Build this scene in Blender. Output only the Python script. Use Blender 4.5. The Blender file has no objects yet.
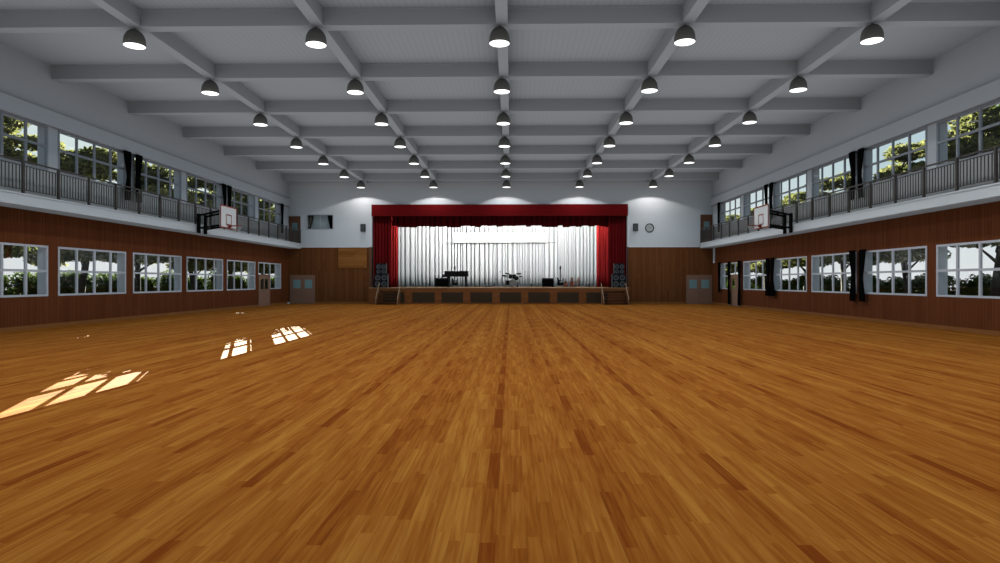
import bpy, bmesh, math, random
from math import pi, sin, cos, radians
from mathutils import Vector, Matrix
random.seed(7)
sc = bpy.context.scene
COL = sc.collection

# ------------------------------------------------------------------ camera
cam_d = bpy.data.cameras.new('camera')
cam_d.sensor_width = 36.0
cam_d.lens = 22.5
cam_d.clip_end = 500
cam = bpy.data.objects.new('camera', cam_d)
COL.objects.link(cam)
cam.location = (0, 0, 1.6)
cam.rotation_euler = (radians(90), 0, radians(1.008))
sc.camera = cam

# ------------------------------------------------------------------ colour management and light transport
sc.view_settings.view_transform = 'Standard'
sc.view_settings.look = 'None'
sc.view_settings.exposure = 0.0
sc.view_settings.gamma = 1.0
sc.view_settings.use_curve_mapping = False
sc.cycles.use_fast_gi = True
sc.cycles.fast_gi_method = 'REPLACE'
sc.cycles.ao_bounces = 1
sc.cycles.ao_bounces_render = 1
sc.cycles.max_bounces = 8
sc.cycles.transparent_max_bounces = 16
sc.cycles.use_denoising = True

# ------------------------------------------------------------------ sky
SUN = Vector((-1.498, 3.535, 1.0)).normalized()      # direction towards the sun
world = bpy.data.worlds.new('sky')
sc.world = world
world.use_nodes = True
world.light_settings.ao_factor = 0.47
world.light_settings.distance = 3.9
wn, wl = world.node_tree.nodes, world.node_tree.links
wn.clear()
w_out = wn.new('ShaderNodeOutputWorld')
w_bg = wn.new('ShaderNodeBackground')
w_tc = wn.new('ShaderNodeTexCoord')
w_sep = wn.new('ShaderNodeSeparateXYZ')
wl.new(w_tc.outputs['Generated'], w_sep.inputs[0])
w_dot = wn.new('ShaderNodeVectorMath'); w_dot.operation = 'DOT_PRODUCT'
wl.new(w_tc.outputs['Generated'], w_dot.inputs[0]); w_dot.inputs[1].default_value = SUN
w_mr = wn.new('ShaderNodeMapRange'); w_mr.inputs[1].default_value = 0.25; w_mr.inputs[2].default_value = 0.85
wl.new(w_dot.outputs['Value'], w_mr.inputs[0])
w_m1 = wn.new('ShaderNodeMix'); w_m1.data_type = 'RGBA'
w_m1.inputs[6].default_value = (0.28, 0.47, 0.59, 1); w_m1.inputs[7].default_value = (0.74, 0.83, 0.82, 1)
wl.new(w_mr.outputs[0], w_m1.inputs[0])
w_hr = wn.new('ShaderNodeMapRange'); w_hr.inputs[1].default_value = 0.02; w_hr.inputs[2].default_value = 0.16
w_hr.inputs[3].default_value = 1.0; w_hr.inputs[4].default_value = 0.0
wl.new(w_sep.outputs['Z'], w_hr.inputs[0])
w_m2 = wn.new('ShaderNodeMix'); w_m2.data_type = 'RGBA'
w_m2.inputs[7].default_value = (0.80, 0.81, 0.82, 1)
wl.new(w_hr.outputs[0], w_m2.inputs[0]); wl.new(w_m1.outputs[2], w_m2.inputs[6])
wl.new(w_m2.outputs[2], w_bg.inputs[0])
w_bg.inputs[1].default_value = 1.0
wl.new(w_bg.outputs[0], w_out.inputs[0])

sun_d = bpy.data.lights.new('sun', 'SUN')
sun_d.energy = 52.0
sun_d.color = (1.0, 0.99, 0.80)
sun_d.angle = radians(0.06)
sun = bpy.data.objects.new('sun', sun_d)
COL.objects.link(sun)
sun.rotation_euler = SUN.to_track_quat('Z', 'Y').to_euler()
sun.location = (-60, 140, 40)

LAMP_W = 175.0
STAGE_W = 1450.0

# ------------------------------------------------------------------ materials
def node_mat(name):
    m = bpy.data.materials.new(name)
    m.use_nodes = True
    return m, m.node_tree.nodes, m.node_tree.links, m.node_tree.nodes['Principled BSDF']

def plain(name, rgb, rough=0.6, metal=0.0, spec=0.3, var=0.06, scale=6.0):
    """painted / moulded surface with a little procedural unevenness"""
    m, n, l, b = node_mat(name)
    b.inputs['Roughness'].default_value = rough
    b.inputs['Metallic'].default_value = metal
    b.inputs['Specular IOR Level'].default_value = spec
    tc = n.new('ShaderNodeTexCoord'); no = n.new('ShaderNodeTexNoise')
    no.inputs['Scale'].default_value = scale; no.inputs['Detail'].default_value = 3
    l.new(tc.outputs['Object'], no.inputs['Vector'])
    mx = n.new('ShaderNodeMix'); mx.data_type = 'RGBA'
    mx.inputs[6].default_value = tuple(c * (1 - var) for c in rgb) + (1,)
    mx.inputs[7].default_value = tuple(min(1, c * (1 + var)) for c in rgb) + (1,)
    l.new(no.outputs['Fac'], mx.inputs[0]); l.new(mx.outputs[2], b.inputs['Base Color'])
    return m

def mth(n, l, op, a, b=None, c=None):
    x = n.new('ShaderNodeMath'); x.operation = op
    for i, v in enumerate((a, b, c)):
        if v is None: continue
        if isinstance(v, (int, float)): x.inputs[i].default_value = v
        else: l.new(v, x.inputs[i])
    return x.outputs[0]

def plank_mat(name, cols, width, length, axis_w, axis_l, rough=0.5, spec=0.3, groove=0.0, streak=0.5, gw=0.05, floor=False):
    """boards laid along one axis, each board its own tone; cols = dark, mid, light"""
    m, n, l, b = node_mat(name)
    b.inputs['Roughness'].default_value = rough
    b.inputs['Specular IOR Level'].default_value = spec
    tc = n.new('ShaderNodeTexCoord'); sp = n.new('ShaderNodeSeparateXYZ')
    l.new(tc.outputs['Object'], sp.inputs[0])
    W = sp.outputs[axis_w]; L = sp.outputs[axis_l]
    u = mth(n, l, 'DIVIDE', W, width); i = mth(n, l, 'FLOOR', u)
    ih = mth(n, l, 'FLOORED_MODULO', i, 20.0) if floor else i       # the floor is laid in repeating mats
    wn1 = n.new('ShaderNodeTexWhiteNoise'); wn1.noise_dimensions = '1D'; l.new(ih, wn1.inputs['W'])
    v = mth(n, l, 'ADD', mth(n, l, 'DIVIDE', L, length), mth(n, l, 'MULTIPLY', wn1.outputs['Value'], 7.3))
    j = mth(n, l, 'FLOOR', v)
    cb = n.new('ShaderNodeCombineXYZ'); l.new(ih, cb.inputs[0]); l.new(mth(n, l, 'FLOORED_MODULO', j, 2.0) if floor else j, cb.inputs[1])
    wn2 = n.new('ShaderNodeTexWhiteNoise'); wn2.noise_dimensions = '2D'; l.new(cb.outputs[0], wn2.inputs['Vector'])
    # grain stretched along the board, shifted per board
    g = n.new('ShaderNodeCombineXYZ')
    l.new(mth(n, l, 'MULTIPLY', W, 28.0), g.inputs[0])
    l.new(mth(n, l, 'ADD', mth(n, l, 'MULTIPLY', L, 1.3), mth(n, l, 'MULTIPLY', wn2.outputs['Value'], 40)), g.inputs[1])
    no = n.new('ShaderNodeTexNoise'); no.inputs['Scale'].default_value = 1.0; no.inputs['Detail'].default_value = 5
    no.inputs['Distortion'].default_value = 0.6
    l.new(g.outputs[0], no.inputs['Vector'])
    # broad bands running with the boards
    g2 = n.new('ShaderNodeCombineXYZ')
    l.new(mth(n, l, 'MULTIPLY', W, 2.6), g2.inputs[0]); l.new(mth(n, l, 'MULTIPLY', L, 0.10), g2.inputs[1])
    no2 = n.new('ShaderNodeTexNoise'); no2.inputs['Scale'].default_value = 1.0; no2.inputs['Detail'].default_value = 2
    l.new(g2.outputs[0], no2.inputs['Vector'])
    rv = wn2.outputs['Value']
    if floor:       # mostly even boards, now and then a dark red one
        rv = mth(n, l, 'SUBTRACT', mth(n, l, 'ADD', mth(n, l, 'MULTIPLY', rv, .8), .12), mth(n, l, 'MULTIPLY', mth(n, l, 'LESS_THAN', rv, .05), .5))
        rv = mth(n, l, 'ADD', rv, mth(n, l, 'MULTIPLY', mth(n, l, 'SUBTRACT', wn1.outputs['Value'], .5), .45))
    t = mth(n, l, 'ADD', mth(n, l, 'MULTIPLY', rv, 0.36 if floor else 0.42),
            mth(n, l, 'MULTIPLY', mth(n, l, 'SUBTRACT', no.outputs['Fac'], 0.5), 1.25 if floor else 0.9))
    t = mth(n, l, 'ADD', t, mth(n, l, 'MULTIPLY', mth(n, l, 'SUBTRACT', no2.outputs['Fac'], 0.5), streak * 2))
    t = mth(n, l, 'ADD', t, 0.28)
    cr = n.new('ShaderNodeValToRGB')
    e = cr.color_ramp.elements
    e[0].position = 0.0; e[0].color = cols[0] + (1,)
    e[1].position = 1.0; e[1].color = cols[2] + (1,)
    x = e.new(0.42); x.color = cols[1] + (1,)
    l.new(t, cr.inputs[0])
    out = cr.outputs[0]
    if groove > 0:
        fr = mth(n, l, 'FRACT', u)
        d = mth(n, l, 'MINIMUM', fr, mth(n, l, 'SUBTRACT', 1.0, fr))
        k = mth(n, l, 'LESS_THAN', d, gw)
        mx = n.new('ShaderNodeMix'); mx.data_type = 'RGBA'
        l.new(mth(n, l, 'MULTIPLY', k, groove), mx.inputs[0]); l.new(out, mx.inputs[6])
        mx.inputs[7].default_value = tuple(c * 0.35 for c in cols[0]) + (1,)
        out = mx.outputs[2]
    l.new(out, b.inputs['Base Color'])
    return m

M = {}
M['floor'] = plank_mat('oak_floor', ((.170, .039, .006), (.262, .083, .012), (.390, .163, .028)), 0.096, 1.0, 0, 1, rough=0.8, spec=0.004, groove=0.35, gw=0.02, floor=True)
M['wood_x'] = plank_mat('wall_panel_x', ((.100, .028, .010), (.135, .040, .015), (.175, .056, .021)), 0.135, 3.0, 1, 2, rough=0.7, spec=0.02, groove=0.55, streak=0.15)
M['wood_y'] = plank_mat('wall_panel_y', ((.110, .036, .012), (.150, .052, .018), (.195, .073, .026)), 0.155, 3.0, 0, 2, rough=0.7, spec=0.02, groove=0.55, streak=0.15)
M['stage_wood'] = plank_mat('stage_wood', ((.155, .048, .016), (.215, .072, .024), (.280, .104, .036)), 0.16, 1.2, 2, 0, rough=0.6, spec=0.03, groove=0.3, streak=0.1)
M['stage_deck'] = plank_mat('stage_deck', ((.30, .16, .07), (.38, .21, .10), (.45, .26, .13)), 0.1, 1.2, 0, 1, rough=0.5, spec=0.2)
M['light_plank'] = plank_mat('light_plank', ((.170, .060, .014), (.250, .092, .023), (.34, .140, .038)), 0.21, 2.2, 2, 0, rough=0.6, spec=0.03, groove=0.4, streak=0.3, gw=.03)
M['base_wood'] = plain('baseboard_wood', (.26, .10, .03), 0.6, spec=.05)
M['trim_wood'] = plain('trim_wood', (.13, .05, .02), 0.5)
M['paint'] = plain('grey_white_paint', (.675, .685, .71), 0.8, spec=.03, var=.01, scale=1.5)
M['paint_up'] = plain('upper_wall_paint', (.575, .582, .615), 0.8, spec=.03, var=.01, scale=1.5)
M['paint_slab'] = plain('balcony_paint', (.60, .62, .65), 0.7, var=.02)
M['parapet'] = plain('parapet_paint', (.46, .46, .46), 0.7, var=.05)
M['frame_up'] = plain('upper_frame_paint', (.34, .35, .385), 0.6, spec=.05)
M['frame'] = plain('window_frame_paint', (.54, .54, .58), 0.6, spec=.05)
M['sill_white'] = plain('white_trim', (.75, .76, .78), 0.5)
M['tan'] = plain('door_tan', (.27, .145, .10), 0.6, spec=.05)
M['door_brown'] = plain('door_brown', (.17, .065, .035), 0.55)
M['teal'] = plain('door_glass_teal', (.19, .31, .32), 0.15, spec=0.5, var=.12)
M['black'] = plain('black_metal', (.006, .006, .006), 0.7, spec=.05)
M['blackcloth'] = plain('black_cloth', (.0035, .0035, .0035), 1.0, spec=0.0, var=.3, scale=20)
M['rail'] = plain('bronze_rail', (.085, .075, .068), 0.5, metal=0.2)
M['lamp'] = plain('lamp_shade', (.19, .185, .17), 0.5, metal=0.0)
M['red'] = plain('red_velvet', (.135, .006, .007), 0.9, spec=0.02, var=.1, scale=4)
M['red2'] = plain('bright_red_velvet', (.58, .03, .03), 0.9, spec=0.02, var=.1, scale=4)
M['red3'] = plain('shaded_red_velvet', (.075, .004, .005), 0.95, spec=0.01, var=.1, scale=4)  # valance red, darkened to carry the shade behind the pelmet
M['white_cloth'] = plain('white_cloth', (.80, .80, .80), 0.9, spec=0.1, var=.02)
M['screen'] = plain('screen_fabric', (.88, .88, .88), 0.9, spec=0.1, var=.01)
M['grey'] = plain('grey_metal', (.25, .25, .25), 0.4, metal=0.3)
M['chrome'] = plain('chrome', (.6, .6, .6), 0.25, metal=0.8)
M['drumhead'] = plain('grey_drumhead', (.22, .205, .18), 0.6, var=.1)
M['piano'] = plain('black_lacquer', (.005, .005, .005), 0.3, spec=0.12)
M['ivory'] = plain('white_keys', (.6, .6, .58), 0.4)
M['pick'] = plain('grey_pickguard', (.28, .28, .28), 0.4)
M['violin'] = plain('varnished_wood', (.30, .055, .018), 0.35, var=.2, scale=12)
M['chairwood'] = plain('bentwood', (.30, .085, .05), 0.45)
M['cab'] = plain('speaker_cabinet', (.012, .013, .014), 0.8, spec=.05)
M['cabside'] = plain('speaker_side', (.10, .10, .105), 0.6)
M['cone'] = plain('speaker_cone', (.07, .075, .078), 0.6, spec=.3)
M['board'] = plain('white_board', (.72, .72, .72), 0.5, var=.02)
M['board_red'] = plain('red_paint', (.27, .035, .014), 0.5)
M['net'] = plain('net_cord', (.55, .55, .55), 0.9)
M['vent'] = plain('vent_dark', (.075, .046, .028), 0.8, spec=.02)
M['handrail'] = plain('handrail_wood', (.32, .19, .11), 0.5)
M['clockface'] = plain('clock_face', (.42, .43, .43), 0.5)
M['greypane'] = plain('blind_fabric', (.45, .48, .50), 0.8)
M['grass'] = plain('grass_ground', (.05, .075, .02), 0.95, spec=.02, var=.5, scale=1.2)
M['bark'] = plain('bark', (.035, .026, .018), 0.9, var=.4, scale=8)

def leaf_mat(name, a, b_):
    m, n, l, b = node_mat(name)
    b.inputs['Roughness'].default_value = 0.9
    b.inputs['Specular IOR Level'].default_value = 0.0
    tc = n.new('ShaderNodeTexCoord'); no = n.new('ShaderNodeTexNoise')
    no.inputs['Scale'].default_value = 1.7; no.inputs['Detail'].default_value = 4
    l.new(tc.outputs['Object'], no.inputs['Vector'])
    cr = n.new('ShaderNodeValToRGB')
    cr.color_ramp.elements[0].position = .35; cr.color_ramp.elements[0].color = a + (1,)
    cr.color_ramp.elements[1].position = .65; cr.color_ramp.elements[1].color = b_ + (1,)
    l.new(no.outputs['Fac'], cr.inputs[0]); l.new(cr.outputs[0], b.inputs['Base Color'])
    tr = n.new('ShaderNodeBsdfTranslucent'); l.new(cr.outputs[0], tr.inputs[0])
    ms = n.new('ShaderNodeMixShader'); ms.inputs[0].default_value = .4
    l.new(b.outputs[0], ms.inputs[1]); l.new(tr.outputs[0], ms.inputs[2])
    l.new(ms.outputs[0], n['Material Output'].inputs[0])
    return m
M['leaf'] = leaf_mat('tree_leaves', (.065, .078, .020), (.23, .222, .09))
M['hedge'] = leaf_mat('hedge_leaves', (.016, .032, .007), (.072, .098, .022))

def glass_mat(name='window_glass', gl=0.03):
    m = bpy.data.materials.new(name); m.use_nodes = True
    n, l = m.node_tree.nodes, m.node_tree.links
    n.clear()
    o = n.new('ShaderNodeOutputMaterial'); mx = n.new('ShaderNodeMixShader')
    t = n.new('ShaderNodeBsdfTransparent'); t.inputs[0].default_value = (.96, .98, .98, 1)
    g = n.new('ShaderNodeBsdfGlossy'); g.inputs['Roughness'].default_value = 0.02
    mx.inputs[0].default_value = gl
    l.new(t.outputs[0], mx.inputs[1]); l.new(g.outputs[0], mx.inputs[2]); l.new(mx.outputs[0], o.inputs[0])
    return m
M['glass'] = glass_mat()
M['dull_glass'] = glass_mat('dull_glass', 0.003)

def ribbed_ceiling():
    m, n, l, b = node_mat('ribbed_ceiling')
    b.inputs['Roughness'].default_value = 0.8
    b.inputs['Specular IOR Level'].default_value = 0.03
    tc = n.new('ShaderNodeTexCoord'); sp = n.new('ShaderNodeSeparateXYZ')
    l.new(tc.outputs['Object'], sp.inputs[0])
    fr = mth(n, l, 'FRACT', mth(n, l, 'DIVIDE', sp.outputs[0], 0.18))
    k = mth(n, l, 'LESS_THAN', fr, 0.22)
    mx = n.new('ShaderNodeMix'); mx.data_type = 'RGBA'
    mx.inputs[6].default_value = (.58, .60, .635, 1); mx.inputs[7].default_value = (.54, .557, .59, 1)
    l.new(k, mx.inputs[0]); l.new(mx.outputs[2], b.inputs['Base Color'])
    return m
M['ceiling'] = ribbed_ceiling()
def emit_mat(name, rgb, s):
    m = bpy.data.materials.new(name); m.use_nodes = True
    n, l = m.node_tree.nodes, m.node_tree.links
    n.clear(); o = n.new('ShaderNodeOutputMaterial'); e = n.new('ShaderNodeEmission')
    e.inputs[0].default_value = rgb + (1,); e.inputs[1].default_value = s
    l.new(e.outputs[0], o.inputs[0])
    return m
M['bulb'] = emit_mat('lamp_diffuser', (1, 1, 1), 2.2)

# ------------------------------------------------------------------ mesh helpers
def link(o):
    COL.objects.link(o); return o

def obj(name, bm, mats, parent=None, smooth=False, loc=None):
    me = bpy.data.meshes.new(name)
    bmesh.ops.recalc_face_normals(bm, faces=bm.faces[:])
    bm.to_mesh(me); bm.free()
    if not isinstance(mats, (list, tuple)): mats = [mats]
    for m in mats: me.materials.append(m)
    if smooth:
        for p in me.polygons: p.use_smooth = True
    o = bpy.data.objects.new(name, me)
    link(o)
    if parent is not None: o.parent = parent
    if loc is not None: o.location = loc
    return o

def raw(name, verts, faces, mats, parent=None, smooth=False):
    me = bpy.data.meshes.new(name)
    me.from_pydata(verts, [], faces)
    if not isinstance(mats, (list, tuple)): mats = [mats]
    for m in mats: me.materials.append(m)
    if smooth:
        for p in me.polygons: p.use_smooth = True
    o = bpy.data.objects.new(name, me); link(o)
    if parent is not None: o.parent = parent
    return o

def B(): return bmesh.new()

def box(bm, x0, x1, y0, y1, z0, z1, mi=0, facemat=None, rot=None, bevel=0):
    if x0 > x1: x0, x1 = x1, x0
    if y0 > y1: y0, y1 = y1, y0
    if z0 > z1: z0, z1 = z1, z0
    vs = [bm.verts.new(p) for p in ((x0,y0,z0),(x1,y0,z0),(x1,y1,z0),(x0,y1,z0),(x0,y0,z1),(x1,y0,z1),(x1,y1,z1),(x0,y1,z1))]
    if rot is not None:
        for v in vs: v.co = rot @ v.co
    fs = {}
    for k, idx in (('-z',(0,3,2,1)),('+z',(4,5,6,7)),('-y',(0,1,5,4)),('+x',(1,2,6,5)),('+y',(2,3,7,6)),('-x',(3,0,4,7))):
        f = bm.faces.new([vs[i] for i in idx]); f.material_index = mi
        if facemat and k in facemat: f.material_index = facemat[k]
        fs[k] = f
    if bevel > 0:
        es = list({e for f in fs.values() for e in f.edges})
        bmesh.ops.bevel(bm, geom=es, offset=bevel, segments=2, affect='EDGES', profile=0.7)
    return vs

def tube(bm, p0, p1, r0, r1=None, seg=10, mi=0, caps=True):
    p0 = Vector(p0); p1 = Vector(p1)
    if r1 is None: r1 = r0
    d = (p1 - p0).normalized()
    a = Vector((0, 0, 1)) if abs(d.z) < 0.9 else Vector((1, 0, 0))
    u = d.cross(a).normalized(); w = d.cross(u)
    A = [bm.verts.new(p0 + (u * cos(2*pi*i/seg) + w * sin(2*pi*i/seg)) * r0) for i in range(seg)]
    C = [bm.verts.new(p1 + (u * cos(2*pi*i/seg) + w * sin(2*pi*i/seg)) * r1) for i in range(seg)]
    for i in range(seg):
        f = bm.faces.new((A[i], A[(i+1) % seg], C[(i+1) % seg], C[i])); f.material_index = mi
    if caps:
        bm.faces.new(A[::-1]).material_index = mi; bm.faces.new(C).material_index = mi

def path_tube(bm, pts, r, seg=8, mi=0):
    """one continuous bent tube through the points"""
    pts = [Vector(p) for p in pts]
    rings = []
    prev_u = None
    for k, p in enumerate(pts):
        d = (pts[min(k+1, len(pts)-1)] - pts[max(k-1, 0)]).normalized()
        if prev_u is None:
            a = Vector((0, 0, 1)) if abs(d.z) < 0.9 else Vector((1, 0, 0))
            u = d.cross(a).normalized()
        else:
            u = (prev_u - d * prev_u.dot(d)).normalized()
        w = d.cross(u); prev_u = u
        rr = r[k] if isinstance(r, (list, tuple)) else r
        rings.append([bm.verts.new(p + (u * cos(2*pi*i/seg) + w * sin(2*pi*i/seg)) * rr) for i in range(seg)])
    for a, b in zip(rings, rings[1:]):
        for i in range(seg):
            bm.faces.new((a[i], a[(i+1) % seg], b[(i+1) % seg], b[i])).material_index = mi
    bm.faces.new(rings[0][::-1]).material_index = mi; bm.faces.new(rings[-1]).material_index = mi

def lathe(bm, prof, seg=32, mi=0, c=(0, 0, 0)):
    rings = []
    for r, z in prof:
        if r < 1e-5:
            rings.append([bm.verts.new((c[0], c[1], c[2] + z))])
        else:
            rings.append([bm.verts.new((c[0] + r*cos(2*pi*i/seg), c[1] + r*sin(2*pi*i/seg), c[2] + z)) for i in range(seg)])
    for a, b in zip(rings, rings[1:]):
        for i in range(seg):
            j = (i + 1) % seg
            if len(a) == 1 and len(b) == 1: continue
            if len(a) == 1: bm.faces.new((a[0], b[j], b[i])).material_index = mi
            elif len(b) == 1: bm.faces.new((a[i], a[j], b[0])).material_index = mi
            else: bm.faces.new((a[i], a[j], b[j], b[i])).material_index = mi

def prism(bm, pts, off, mi=0):
    """closed outline of 3-D points pushed along off"""
    off = Vector(off)
    a = [bm.verts.new(p) for p in pts]; b = [bm.verts.new(Vector(p) + off) for p in pts]
    bm.faces.new(a).material_index = mi; bm.faces.new(b[::-1]).material_index = mi
    n = len(a)
    for i in range(n):
        bm.faces.new((a[i], b[i], b[(i+1) % n], a[(i+1) % n])).material_index = mi

def thing(name, label, cat, loc=(0, 0, 0), rz=0, group=None):
    o = bpy.data.objects.new(name, None); link(o)
    o.location = loc; o.rotation_euler = (0, 0, rz); o.empty_display_size = 0.2
    o['label'] = label; o['category'] = cat
    if group: o['group'] = group
    return o

def tag(o, label, cat, group=None):
    o['label'] = label; o['category'] = cat
    if group: o['group'] = group
    return o

def struct(o, label=None):
    o['kind'] = 'structure'
    if label: o['label'] = label
    return o

def dup(root, loc, rz=None, label=None, group=None, scale=None):
    r = root.copy(); link(r); r.location = loc
    if rz is not None: r.rotation_euler = (0, 0, rz)
    if scale is not None: r.scale = scale
    if label: r['label'] = label
    if group: r['group'] = group
    for ch in list(root.children):
        c = ch.copy(); link(c); c.parent = r
        for g in list(ch.children):
            d = g.copy(); link(d); d.parent = c
    return r

ORD = ['nearest', 'second', 'third', 'fourth', 'fifth', 'sixth', 'seventh', 'eighth', 'ninth', 'tenth']

# ------------------------------------------------------------------ main measures (metres)
XL, XR = -16.10, 14.43          # inner faces of the side walls
TH = 0.37                       # wall thickness
YB, YF = -2.4, 45.0             # back and far wall
ZC = 9.17                       # ceiling
ZW = 4.08                       # top of the wood panelling
SLAB0, SLAB1 = 3.98, 4.35
BL, BR = -15.20, 13.53          # balcony edges
SX0, SX1 = -10.05, 8.36         # proscenium opening
BAY = [39.53 - 4.4 * k for k in range(10)]      # start of each window
WW = 3.92
STG = 1.17                      # stage height
ROWS = [43.80 - 4.4 * k for k in range(10)]     # beams and lamp rows
COLS = [-0.32 + 5.11 * (k - 2) for k in range(5)]

# ------------------------------------------------------------------ floor, ceiling, ground
bm = B(); box(bm, XL - TH, XR + TH, YB - TH, YF + 0.3, -0.3, 0)
struct(obj('floor', bm, M['floor']), 'oak strip sports floor of the hall')
bm = B(); box(bm, XL - TH, XR + TH, YB - TH, YF + 0.3, ZC, ZC + 0.25)
struct(obj('ceiling', bm, M['ceiling']), 'ribbed grey ceiling deck')
bm = B(); box(bm, -90, 90, -60, 130, -0.5, -0.32)
struct(obj('ground', bm, M['grass']), 'grass outside the hall')

# ------------------------------------------------------------------ side walls
DL = (39.53, 41.38)             # left side door, seen from the hall
DR = (39.72, 41.55)             # right side door
def side_wall(side):
    s = -1 if side == 'left' else 1
    xi = XL if s < 0 else XR
    xo = xi + s * TH
    inner = '+x' if s < 0 else '-x'
    d0, d1 = DL if s < 0 else DR
    bm = B()
    def seg(y0, y1, z0, z1, m=0):
        box(bm, xi, xo, y0, y1, z0, z1, 1, {inner: m})
    WZ0, WZ1 = 1.09, 2.84
    UZ0, UZ1 = 5.45, 7.0
    # lower part: below sill (door cut), between windows, above
    def below(y0, y1):
        seg(y0, d0, 0, WZ0); seg(d1, y1, 0, WZ0)
    below(YB, YF)
    edges = [YB] + [v for y in sorted(BAY) for v in (y, y + WW)] + [YF]
    for a, b in zip(edges[0::2], edges[1::2]):
        seg(a, b, WZ0, WZ1)
        seg(a, b, UZ0, UZ1, 1)
    seg(YB, YF, WZ1, SLAB0)
    seg(YB, YF, SLAB0, UZ0, 2)
    seg(YB, YF, UZ1, ZC, 1)
    o = obj('wall_' + side, bm, [M['wood_x'], M['paint_up'], M['parapet']])
    struct(o, side + ' side wall, wood panelling below and grey paint above')
    # projecting band over the upper windows
    bm = B(); box(bm, xi, xi - s * 0.16, YB, YF, 7.0, 7.52)
    struct(obj('trim_1' if s < 0 else 'trim_2', bm, M['paint_up']), 'grey band over the %s upper windows' % side)
    bm = B(); box(bm, xi, xi - s * 0.03, YB, d0, 0, 0.13); box(bm, xi, xi - s * 0.03, d1, YF, 0, 0.13)
    struct(obj('baseboard_' + side, bm, M['base_wood']), 'wooden baseboard of the %s wall' % side)
    # balcony slab
    xb = BL if s < 0 else BR
    bm = B(); box(bm, xi, xb, YB, YF, SLAB0, SLAB1)
    box(bm, xb, xb - s * 0.03, YB, YF, SLAB1 - 0.05, SLAB1)
    struct(obj('balcony_slab', bm, M['paint_slab']), '%s balcony slab with pale edge' % side)
side_wall('left'); side_wall('right')

# far wall with the stage opening, side doorways left closed by the doors
bm = B()
def fseg(x0, x1, z0, z1, m):
    box(bm, x0, x1, YF, YF + 0.3, z0, z1, m)
CW = (-14.78, -12.84, 5.36, 6.45)       # control room window
for x0, x1 in ((XL - TH, SX0), (SX1, XR + TH)):
    fseg(x0, x1, 0, ZW, 0)
fseg(XL - TH, CW[0], ZW, ZC, 1); fseg(CW[1], SX0, ZW, ZC, 1); fseg(CW[0], CW[1], ZW, CW[2], 1); fseg(CW[0], CW[1], CW[3], ZC, 1)
fseg(SX1, XR + TH, ZW, ZC, 1); fseg(SX0, SX1, 7.12, ZC, 1)
struct(obj('wall_far', bm, [M['wood_y'], M['paint']]), 'far wall around the stage opening')
bm = B(); box(bm, XL - TH, XR + TH, YB - 0.3, YB, 0, ZC)
struct(obj('wall_back', bm, M['paint']), 'back wall behind the camera')
bm = B(); box(bm, XL, SX0, YF - 0.03, YF, ZW - 0.02, ZW + 0.05); box(bm, SX1, XR, YF - 0.03, YF, ZW - 0.02, ZW + 0.05)
struct(obj('trim_3', bm, M['sill_white']), 'white strip over the far wall panelling')
bm = B(); box(bm, XL, -16.03, YF - 0.03, YF, 0, 0.13); box(bm, -14.17, -10.3, YF - 0.03, YF, 0, 0.13)
box(bm, 8.5, 12.5, YF - 0.03, YF, 0, 0.13)
struct(obj('baseboard_far', bm, M['base_wood']), 'wooden baseboard of the far wall')
for k, (x0, x1) in enumerate(((-10.26, SX0), (SX1, 8.44))):
    bm = B(); box(bm, x0, x1, YF - 0.06, YF + 0.3, 0, ZW)
    struct(obj('trim_%d' % (4 + k), bm, M['trim_wood']), 'wooden upright trim at the %s edge of the stage opening' % ('left', 'right')[k])
bm = B(); box(bm, -12.48, -10.41, YF - 0.06, YF - .005, 2.57, 4.02)
tag(obj('plank_panel', bm, M['light_plank']), 'light brown panel of wide horizontal planks left of the stage', 'wall panel')

# stage house behind the wall
bm = B()
box(bm, SX0 - 2.2, SX0 - 2.0, YF + 0.3, 53.2, 0, 8); box(bm, SX1 + 2.0, SX1 + 2.2, YF + 0.3, 53.2, 0, 8)
box(bm, SX0 - 2.2, SX1 + 2.2, 53.0, 53.2, 0, 8); box(bm, SX0 - 2.2, SX1 + 2.2, YF + 0.3, 53.2, 8, 8.2)
struct(obj('wall_stage', bm, M['paint']), 'walls and roof of the stage house')

# ------------------------------------------------------------------ ceiling beams
for i, y in enumerate(ROWS):
    bm = B(); box(bm, XL, XR, y - 0.185, y + 0.185, 8.69, ZC); box(bm, XL, XR, y - 0.22, y + 0.22, ZC - 0.05, ZC)
    struct(obj('ceiling_beam', bm, M['paint_up']), 'grey cross beam, %s from the far wall' % ORD[i])
for i, x in enumerate(COLS):
    bm = B(); box(bm, x - 0.09, x + 0.23, YB, YF, 8.70, ZC)
    struct(obj('ceiling_beam', bm, M['paint_up']), 'long grey beam over the %s line of lamps from the left' % ('first', 'second', 'third', 'fourth', 'fifth')[i])

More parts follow.
